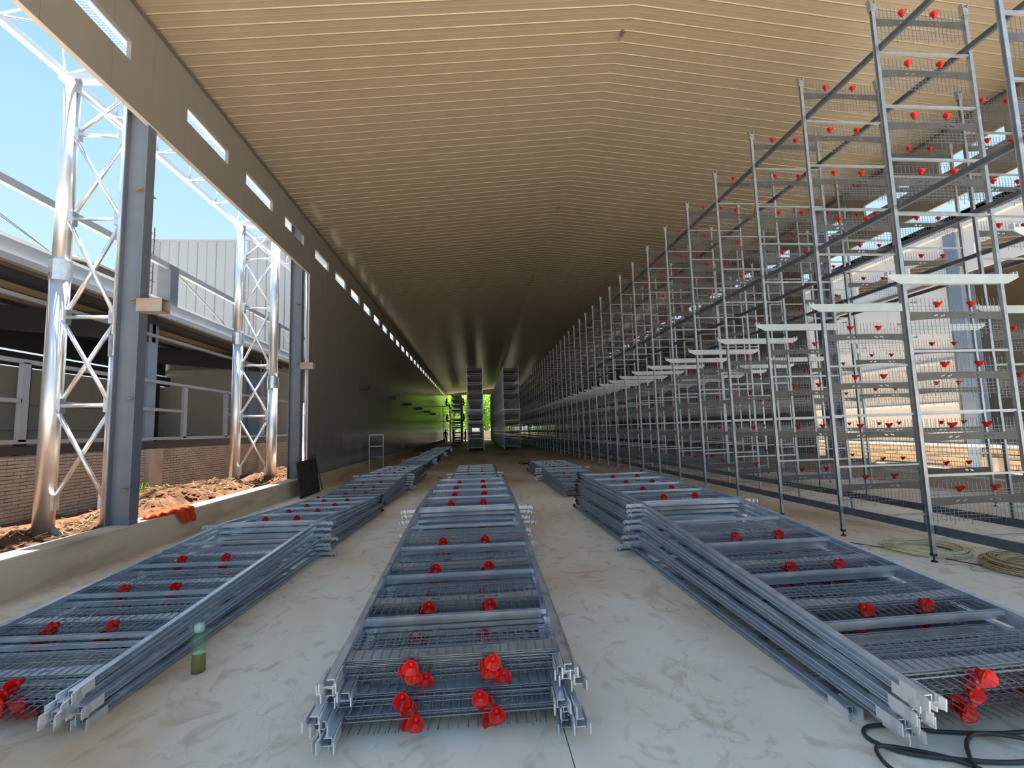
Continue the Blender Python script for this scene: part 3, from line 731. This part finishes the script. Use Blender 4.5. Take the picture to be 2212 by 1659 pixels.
part('netting', ng, 'panel_white', tr, kind='stuff')

# ================================================================== left neighbour: brick wall and open steel shed
def brick_wall(name, label, x, sgn, y0, y1, z0, z1, bl, bh, m, mm, npiece, ynear, seed, joint=0.012):
    """sgn: direction of the visible face along X"""
    rr = random.Random(seed); t = thing(name, label, 'wall', (x, y0, z0))
    part('mortar_core', MB().bb(-sgn*0.24, -sgn*0.02, 0, y1-y0, 0, z1-z0), mm, t)
    vs = []
    for q in range(5):
        d = rr.uniform(0.0, 0.012)*sgn; mb = MB()
        mb.bb(-sgn*0.05, d, 0, bl-joint, 0, bh-joint); vs.append(mb)
    ms = [v.mesh('brick', m) for v in vs]; rest = MB(); nb = 0; rows = int((z1-z0)/bh); places = []
    for r in range(rows):
        yy = -(r % 2)*bl/2
        while yy+bl < y1-y0:
            if yy >= 0: places.append((abs(y0+yy-ynear), yy+rr.uniform(-0.004, 0.004), r*bh+rr.uniform(-0.003, 0.003)))
            yy += bl
    places.sort()
    for i, (d, yy, z) in enumerate(places):
        q = rr.randrange(5)
        if i < npiece: ob('brick', ms[q], t, (0, yy, z))
        else:
            v = vs[q]; o = len(rest.v); rest.v += [(a, b+yy, c+z) for a, b, c in v.v]; rest.f += [tuple(k+o for k in f) for f in v.f]
    if rest.f: part('bricks', rest, m, t, kind='stuff')
    return t
bw = brick_wall('brick_wall', 'weathered grey brick wall behind the dirt outside the left opening', -8.0, 1, 5.0, 22.0, -0.05, 1.29, 0.25, 0.063, 'brick_grey', 'mortar', 300, 9.2, 3)
for yy in (6.9, 12.2, 17.9): part('concrete_pier', MB().bb(-0.02, 0.09, yy-5.0-0.24, yy-5.0+0.24, 0, 1.33), 'pier_concrete', bw)
sh = thing('steel_shed', 'open steel-framed shed with pale girts and dark roof beams behind the grey brick wall', 'shed', (-8.0, 0, 0))
for z in (1.53, 2.95, 4.09): part('girt', MB().bar((0.02, 2.0, z), (0.02, 22.0, z), 0.06, 0.075), 'clad_white', sh)
for (ya, yb) in ((4.0, 8.75), (9.6, 13.3), (15.5, 18.0)):
    part('girt', MB().bar((0.02, ya, 2.25), (0.02, yb, 2.25), 0.06, 0.07), 'clad_white', sh)
for yy in (8.8, 13.35, 15.45, 18.05): part('girt_post', MB().bb(-0.03, 0.05, yy-0.07, yy+0.07, 1.53, 2.93), 'clad_white', sh)
for yy in (6.3, 12.2, 18.2):
    c = MB(); c.bb(-0.10, -0.115, yy-0.16, yy+0.16, 1.29, 4.6); c.bb(-0.60, -0.615, yy-0.16, yy+0.16, 1.29, 4.6); c.bb(-0.60, -0.115, yy-0.006, yy+0.006, 1.29, 4.6)
    part('shed_column', c, 'column_blue', sh)
part('sill_beam', MB().bb(-0.22, -0.02, 2, 22, 1.30, 1.46), 'dark_steel', sh)
part('fascia', MB().bb(0.05, 0.30, -4, 22.0, 4.62, 4.92), 'fascia_grey', sh)
part('gutter', MB().bb(0.30, 0.42, -4, 22.0, 4.50, 4.62), 'galvanised_bright', sh)
part('gutter_lip', MB().bb(-0.10, 0.06, -4, 22.0, 4.40, 4.52), 'dark_steel', sh)
rf = MB(); rf.prism([(0.05, 4.62), (-9.0, 5.5), (-9.0, 5.62), (0.05, 4.74)], 'xz', -4, 21.9); part('shed_roof', rf, 'roof_tan', sh)
for yy in (0.2, 6.3, 12.2, 18.2):
    part('rafter', MB().prism([(-0.1, 4.60), (-6.2, 5.19), (-6.2, 4.6), (-0.1, 3.95)], 'xz', yy-0.06, yy+0.06), 'dark_steel', sh)
for q in range(5): part('purlin', MB().bar((-0.9-1.1*q, -4, 4.66+0.107*q), (-0.9-1.1*q, 21.9, 4.66+0.107*q), 0.05, 0.10), 'dark_steel', sh)
part('eave_beam', MB().bb(-5.9, -5.75, -4, 21.9, 3.85, 4.25), 'dark_steel', sh)
for yy in (3.3, 9.2, 15.1, 20.9): part('inner_post', MB().bb(-5.8, -5.6, yy-0.1, yy+0.1, 0, 3.9), 'dark_steel', sh)
for q in range(26): part('wall_panel', MB().bb(-6.0, -6.04, -3.0+0.96*q, -3.0+0.96*q+0.95, 0, 3.84), 'clad_grey', sh)
part('upper_board', MB().bb(-6.02, -5.98, -3.0, 21.9, 3.92, 4.30), 'dark_steel', sh); part('upper_board', MB().bb(-6.02, -5.98, -3.0, 21.9, 4.36, 5.25), 'dark_steel', sh)
for z in (1.9, 2.7): part('inner_girt', MB().bar((-5.96, -3, z), (-5.96, 21.9, z), 0.04, 0.03), 'clad_white', sh)
part('back_wall', MB().bb(-6.0, -0.2, 21.9, 21.98, 0, 4.6), 'clad_grey', sh)
fr = thing('roof_gantry', 'white-topped steel gantry standing on the shed roof outside the left opening', 'gantry', (-8.0, 0, 4.92))
part('top_beam', MB().bar((0.1, -4, 1.05), (0.1, 21.8, 1.05), 0.10, 0.14), 'clad_white', fr)
part('low_beam', MB().bar((0.1, -4, 0.09), (0.1, 21.8, 0.09), 0.12, 0.07), 'panel_cream', fr)
for yy in (12.45, 18.9): part('post', MB().bb(-0.15, 0.18, yy-0.16, yy+0.16, 0.0, 1.1), 'column_paint', fr)
for yy in (12.6, 19.0): part('tie_rod', MB().tube([(0.1, yy, 1.0), (0.1, yy+2.6, 0.1)], 0.02, 6), 'clad_white', fr)
for i, yy in enumerate((16.6, 16.9)): part('thin_post', MB().bb(0.06, 0.12, yy-0.03, yy+0.03, 0.05, 1.0), 'fascia_grey', fr)
# roof clutter: rail, tank, wires
rl = thing('roof_handrail', 'thin grey handrail on the shed roof at the far left', 'railing', (-12.0, 0, 5.3))
part('handrail', MB().tube([(-6, 14.0, 1.62), (0.5, 14.0, 1.62)], 0.025, 6), 'fascia_grey', rl)
for x in (-5.0, -3.6, -2.3, -1.0): part('baluster', MB().tube([(x, 14.0, 0.15), (x, 14.0, 1.62)], 0.02, 6), 'fascia_grey', rl)
tk = MB(); tk.bb(-0.9, 0.9, -0.6, 0.6, 0, 0.9)
tkt = thing('roof_tank', 'dark boxy tank on the shed roof seen through the nearer lattice column', 'tank', (-11.0, 13.5, 5.35))
part('tank_body', tk, 'dark_steel', tkt); part('tank_lid', MB().prism([(-1.0, 0.9), (0.2, 1.08), (1.0, 0.86), (1.0, 0.9), (0.2, 1.14), (-1.0, 0.95)], 'xz', -0.65, 0.65), 'fascia_grey', tkt)
for q in range(4): part('tank_rib', MB().bb(-0.75+0.5*q, -0.68+0.5*q, -0.66, -0.6, 0, 0.88), 'column_paint', tkt)
for i, (za, zb) in enumerate(((9.6, 5.9), (9.2, 5.8))):
    solo('overhead_wire', MB().tube([(-13.0+0.2*i, 8.0, za), (-11.6+0.2*i, 10.8, (za+zb)/2-0.25), (-10.6+0.2*i, 13.3, zb)], 0.010, 5), 'cable_rubber', ('upper', 'lower')[i]+' of two thin slack wires against the sky at the far left', 'wire')
# tall clad building
ct = thing('clad_building', 'tall building clad in pale ribbed sheets behind the shed', 'building', (0, 22.0, 0))
def clad(x0, x1, z0, z1, name='cladding_sheet'):
    mb = MB(); n = max(1, int((x1-x0)/0.28)); pts = []
    for q in range(n):
        a = x0+(x1-x0)*q/n; w = (x1-x0)/n
        pts += [(a, 0), (a+w*0.80, 0), (a+w*0.86, -0.035), (a+w*0.94, -0.035)]
    pts.append((x1, 0)); pts += [(x1, 0.08), (x0, 0.08)]
    mb.prism(pts, 'xy', z0, z1); part(name, mb, 'clad_white', ct)
xx = -16.2
while xx < -11.5: clad(xx+0.005, xx+0.835, 4.0, 10.72); xx += 0.84
xx = -10.55
while xx < -6.6: clad(xx+0.005, xx+0.835, 3.0, 10.72); xx += 0.84
part('recess_panel', MB().bb(-11.3, -10.5, 0.4, 0.45, 4.0, 9.6), 'green_panel', ct)
for z in (10.0, 9.65, 8.35): part('recess_rail', MB().bb(-11.3, -10.5, 0.05, 0.12, z-0.03, z+0.03), 'clad_white', ct)
for x in (-11.22, -10.58): part('recess_post', MB().bb(x-0.05, x+0.05, -0.02, 0.06, 4.0, 10.72), 'clad_white', ct)
part('coping', MB().bb(-16.3, -6.5, -0.05, 0.15, 10.70, 10.78), 'fascia_grey', ct)
ldr = thing('cage_ladder', 'thin dark caged ladder fixed to the clad building beside the dark column', 'ladder', (-14.9, 21.85, 5.0))
for x in (-0.2, 0.2): part('stile', MB().tube([(x, 0, 0), (x, 0, 6.3)], 0.02, 6), 'dark_steel', ldr)
for q in range(19): part('rung', MB().tube([(-0.2, 0, 0.3+0.32*q), (0.2, 0, 0.3+0.32*q)], 0.014, 5), 'dark_steel', ldr)
for q in range(5): part('hoop', MB().tube([(-0.3*math.cos(k*pi/8), -0.6*math.sin(k*pi/8), 1.5+1.1*q) for k in range(9)], 0.014, 5), 'dark_steel', ldr)

# ================================================================== right outdoors: neighbour hall
NX = 13.4
nb = brick_wall('brick_wall', 'sunlit tan stone-block wall outside the right opening, seen through the racks', NX, -1, 9.0, 32.0, -0.12, 0.66, 0.42, 0.125, 'brick_tan', 'mortar_light', 300, 14.0, 12, 0.02)
part('ledge', MB().bb(-0.10, 0.3, 0, 23.0, 0.79, 0.87), 'panel_white', nb)
nh = thing('neighbour_hall', 'white-walled hall with tan roof underside outside the right opening', 'hall', (NX, 0, 0))
def nwall(z0, z1, m, y0=11.9, y1=32.0, dx=0.0, nm='wall_panel'):
    y = y0
    while y < y1-0.1:
        part(nm, MB().bb(dx, dx+0.09, y+0.004, min(y+0.97, y1)-0.004, z0, z1), m, nh); y += 0.97
nwall(0.78, 1.84, 'panel_cream'); nwall(1.90, 3.05, 'panel_cream', dx=0.02); nwall(3.11, 5.35, 'panel_white', dx=0.04)
for z, m in ((1.84, 'panel_white'), (3.05, 'panel_white'), (5.36, 'eave_trim')): part('flashing', MB().bb(-0.03, 0.12, 11.9, 32.0, z, z+0.06), m, nh)
# header with slot windows
y = 2.0; k = 0
while y < 31.0:
    part('header_panel', MB().bb(0.0, 0.10, y+0.004, y+1.936, 5.42, 5.75), 'panel_white', nh); part('header_panel', MB().bb(0.0, 0.10, y+0.004, y+1.936, 6.10, 6.85), 'panel_white', nh)
    part('header_panel', MB().bb(0.0, 0.10, y+1.25, y+1.936, 5.75, 6.10), 'panel_white', nh); y += 1.943
part('gutter', MB().bb(-0.16, 0.0, 2.0, 32.0, 6.62, 6.74), 'panel_white', nh); part('roof_edge', MB().bb(-0.25, 0.3, 2.0, 32.0, 6.86, 7.02), 'eave_trim', nh)
rp = MB(); rp.prism([(-0.25, 6.9), (7.0, 7.55), (14.2, 6.9), (14.2, 7.0), (7.0, 7.65), (-0.25, 7.0)], 'xz', 0.0, 32.0); part('hall_roof', rp, 'roof_tan', nh)
y = 0.0
ribm = MB().prism([(0.12, 6.90), (7.0, 7.51), (7.0, 7.55), (0.12, 6.94)], 'xz', -0.03, 0.03).mesh('roof_rib', 'roof_tan')
for q in range(65): ob('roof_rib', ribm, nh, (0, 0.3+q*0.48, 0))
part('far_wall', MB().bb(14.0, 14.1, 0, 32.0, -0.1, 6.9), 'clad_grey', nh); part('end_wall', MB().bb(0.2, 14.0, 31.9, 32.0, -0.1, 6.9), 'clad_grey', nh)
part('hall_floor', MB().bb(0.3, 14.0, 0, 31.9, -0.12, 0.0), 'pier_concrete', nh)
part('interior_sill', MB().bb(0.02, 0.26, 2.0, 11.3, 0.0, 0.55), 'pier_concrete', nh)
h_column(NX-0.05, 11.6, -1, 'blue steel column standing at the corner of the white-walled hall, right', 6.9, 'column_blue', False, 0.34, 0.40, -0.1, (5.2, 3.6))
part('cill_block', MB().bb(-0.2, 0.3, 10.95, 11.35, 0.0, 0.42), 'pier_concrete', nh)

# ================================================================== far end: scaffold, workers, trees
sc = thing('scaffold', 'dark narrow scaffold tower at the far end by the left wall', 'scaffold', (-4.0, 60.5, 0))
for x in (-0.35, 0.55):
    for yy in (0, 1.2): part('standard', MB().tube([(x, yy, 0), (x, yy, 5.0)], 0.03, 6), 'dark_steel', sc)
for z in (0.6, 1.1, 1.6, 2.1, 3.5, 4.0, 4.5):
    part('ledger', MB().tube([(-0.35, 0, z), (0.55, 0, z)], 0.022, 6), 'dark_steel', sc)
for z in (2.75, 4.75): part('platform', MB().bb(-0.45, 0.65, -0.1, 1.3, z, z+0.05), 'dark_steel', sc)
sc2 = thing('scaffold', 'dark narrow scaffold tower on the right side of the unfinished far rack', 'scaffold', (-1.75, 60.5, 0))
for x in (-0.25, 0.55):
    for yy in (0, 1.2): part('standard', MB().tube([(x, yy, 0), (x, yy, 5.0)], 0.03, 6), 'dark_steel', sc2)
for z in (0.6, 1.4, 2.1, 3.5, 4.2): part('ledger', MB().tube([(-0.25, 0, z), (0.55, 0, z)], 0.022, 6), 'dark_steel', sc2)
for z in (2.75, 4.75): part('platform', MB().bb(-0.35, 0.65, -0.1, 1.3, z, z+0.05), 'dark_steel', sc2)
wc = MB(); wc.bb(0, 0.12, 0, 0.25, 0, 4.6)
solo('white_pipe', MB().tube([(0, 0, 0), (0, 0, 4.7)], 0.16, 12), 'panel_white', 'white upright pipe behind the far left scaffold', 'pipe', True, loc=(-4.15, 74.0, 0))
def person(label, loc, pose, rz, shirt):
    t = thing('person', label, 'person', loc, (0, 0, rz))
    if pose == 'stand':
        J = {'pelvis': (0, 0, 0.92), 'belly': (0, 0, 1.08), 'chest': (0, 0.01, 1.30), 'neck': (0, 0.0, 1.46), 'head': (0, -0.02, 1.56), 'crown': (0, -0.01, 1.68),
             'shL': (0.18, 0, 1.40), 'elL': (0.26, -0.02, 1.12), 'haL': (0.27, -0.14, 0.90), 'shR': (-0.18, 0, 1.40), 'elR': (-0.27, -0.04, 1.14), 'haR': (-0.22, -0.26, 1.04),
             'hiL': (0.10, 0, 0.88), 'knL': (0.12, -0.04, 0.48), 'anL': (0.12, 0.02, 0.09), 'toL': (0.14, -0.14, 0.04), 'hiR': (-0.10, 0, 0.88), 'knR': (-0.13, -0.10, 0.49), 'anR': (-0.15, 0.08, 0.09), 'toR': (-0.16, -0.08, 0.04)}
    else:
        J = {'pelvis': (0, 0, 0.12), 'belly': (0, 0, 0.30), 'chest': (0, -0.03, 0.52), 'neck': (0, -0.06, 0.66), 'head': (0, -0.09, 0.75), 'crown': (0, -0.08, 0.87),
             'shL': (0.18, -0.02, 0.60), 'elL': (0.26, -0.16, 0.38), 'haL': (0.20, -0.40, 0.36), 'shR': (-0.18, -0.02, 0.60), 'elR': (-0.26, -0.16, 0.38), 'haR': (-0.16, -0.40, 0.40),
             'hiL': (0.10, -0.04, 0.10), 'knL': (0.13, -0.44, 0.12), 'anL': (0.13, -0.46, -0.32), 'toL': (0.14, -0.62, -0.36), 'hiR': (-0.10, -0.04, 0.10), 'knR': (-0.13, -0.44, 0.12), 'anR': (-0.13, -0.42, -0.32), 'toR': (-0.14, -0.58, -0.36)}
    R = {'pelvis': .13, 'belly': .125, 'chest': .14, 'neck': .055, 'head': .085, 'crown': .07, 'shL': .065, 'shR': .065, 'elL': .045, 'elR': .045, 'haL': .035, 'haR': .035,
         'hiL': .09, 'hiR': .09, 'knL': .062, 'knR': .062, 'anL': .045, 'anR': .045, 'toL': .035, 'toR': .035}
    E = [('pelvis','belly'),('belly','chest'),('chest','neck'),('neck','head'),('head','crown'),('chest','shL'),('shL','elL'),('elL','haL'),('chest','shR'),('shR','elR'),('elR','haR'),
         ('pelvis','hiL'),('hiL','knL'),('knL','anL'),('anL','toL'),('pelvis','hiR'),('hiR','knR'),('knR','anR'),('anR','toR')]
    ks = list(J); me = bpy.data.meshes.new('body'); me.from_pydata([J[k] for k in ks], [(ks.index(a), ks.index(b)) for a, b in E], []); me.update()
    me.materials.append(MT[shirt]); o = ob('body', me, t)
    sk = o.modifiers.new('skin', 'SKIN'); sv = me.skin_vertices[0].data if me.skin_vertices else None
    if sv is None:
        bpy.context.view_layer.objects.active = o; sv = me.skin_vertices[0].data
    for i, k in enumerate(ks):
        sv[i].radius = (R[k], R[k]*(0.8 if k in ('chest', 'belly', 'pelvis') else 1)); sv[i].use_root = (k == 'pelvis')
    o.modifiers.new('sub', 'SUBSURF').levels = 1
    hx, hy, hz = J['crown']
    hd = MB(); hd.lathe([(0.0, 0.115), (0.05, 0.105), (0.085, 0.065), (0.096, 0.0), (0.092, -0.05), (0.06, -0.07)], (hx, hy+0.025, hz-0.05), 14); part('hair', hd, 'hair', t, True)
    fc = MB(); fc.lathe([(0.0, -0.115), (0.045, -0.10), (0.072, -0.04), (0.078, 0.03), (0.06, 0.075), (0.0, 0.09)], (hx, hy-0.022, hz-0.05), 14)
    fc.box(hx, hy-0.105, hz-0.065, 0.022, 0.03, 0.035); part('face', fc, 'skin', t, True)
person('person in dark clothes standing on the floor at the foot of the far left scaffold', (-3.9, 58.6, 0), 'stand', 0.4, 'shirt_dark')
person('person in dark clothes walking on the floor in front of the unfinished far rack', (-2.95, 59.0, 0), 'stand', 1.5, 'shirt_dark')
person('person in maroon standing on the floor at the right foot of the unfinished rack', (-1.45, 59.6, 0), 'stand', -1.2, 'shirt_maroon')
person('person sitting on the top platform of the far left scaffold', (-3.9, 60.5, 4.8), 'sit', 1.4, 'shirt_dark')
person('person sitting on the middle platform of the far left scaffold', (-3.85, 60.5, 2.8), 'sit', 1.4, 'shirt_dark')
person('person sitting on the top platform of the scaffold right of the unfinished rack', (-1.6, 60.5, 4.8), 'sit', -1.4, 'shirt_dark')
person('person in maroon sitting on the middle platform of the scaffold right of the unfinished rack', (-1.6, 60.5, 2.8), 'sit', -1.4, 'shirt_maroon')
def foliage_mesh(seed, n=4200, rx=3.4, rz=4.6):
    rr = random.Random(seed); mb = MB()
    blobs = [(rr.uniform(-rx*.75, rx*.75), rr.uniform(-rx*.6, rx*.6), rr.uniform(-rz*.75, rz*.7), rr.uniform(0.9, 1.9)) for _ in range(22)]
    for k in range(n):
        b = blobs[k % 22]; d = Vector((rr.gauss(0, 1), rr.gauss(0, 1), rr.gauss(0, 1))).normalized()*b[3]*rr.uniform(0.7, 1.05)
        c = Vector(b[:3])+d; a = Vector((rr.gauss(0, 1), rr.gauss(0, 1), rr.gauss(0, 0.6))).normalized(); u = a.cross(d).normalized()
        s = rr.uniform(0.14, 0.30); o = len(mb.v)
        for p, q in ((-1, 0), (0, -0.5), (1, 0), (0, 0.5)): mb.v.append(tuple(c+a*(p*s)+u*(q*s)))
        mb.f.append((o, o+1, o+2, o+3))
    return mb.mesh('foliage', 'leaf')
FOL = [foliage_mesh(31), foliage_mesh(32)]
TL = ['leftmost bright green tree', 'second bright green tree from the left', 'third bright green tree from the left', 'fourth bright green tree from the left', 'fifth bright green tree from the left', 'rightmost bright green tree', 'rear bright green tree on the left', 'rear bright green tree in the middle', 'rear bright green tree on the right']
for i, (x, yy, h, sc_) in enumerate(((-12.5, 86, 5.6, 1), (-6.8, 84, 5.0, 1.0), (-1.2, 85.5, 5.4, 1.0), (4.0, 84.5, 5.0, 1.05), (9.5, 86, 5.5, 1.0), (15, 88, 5.5, 1), (-5, 93, 7.0, 1.3), (2, 94, 7.4, 1.35), (9, 94, 7.2, 1.3))):
    t = thing('tree', TL[i]+' beyond the open far end', 'tree', (x, yy, -0.12), (0, 0, i*1.1), 'trees beyond the far end')
    tb = MB(); tb.tube([(0, 0, 0), (0.1, 0, h*0.4), (-0.1, 0.1, h*0.9)], [0.22, 0.17, 0.09], 8)
    part('trunk', tb, 'bark', t, True)
    f = ob('foliage', FOL[i % 2], t, (0, 0, h), None, kind='stuff'); f.scale = (sc_, sc_, sc_)
rw = MB(); rw.bb(-9, 14, 0, 0.24, 0, 1.5)
solo('low_wall', rw, 'rust_plate', 'low reddish wall outside the far end below the trees', 'wall', loc=(0, 80.5, -0.12))
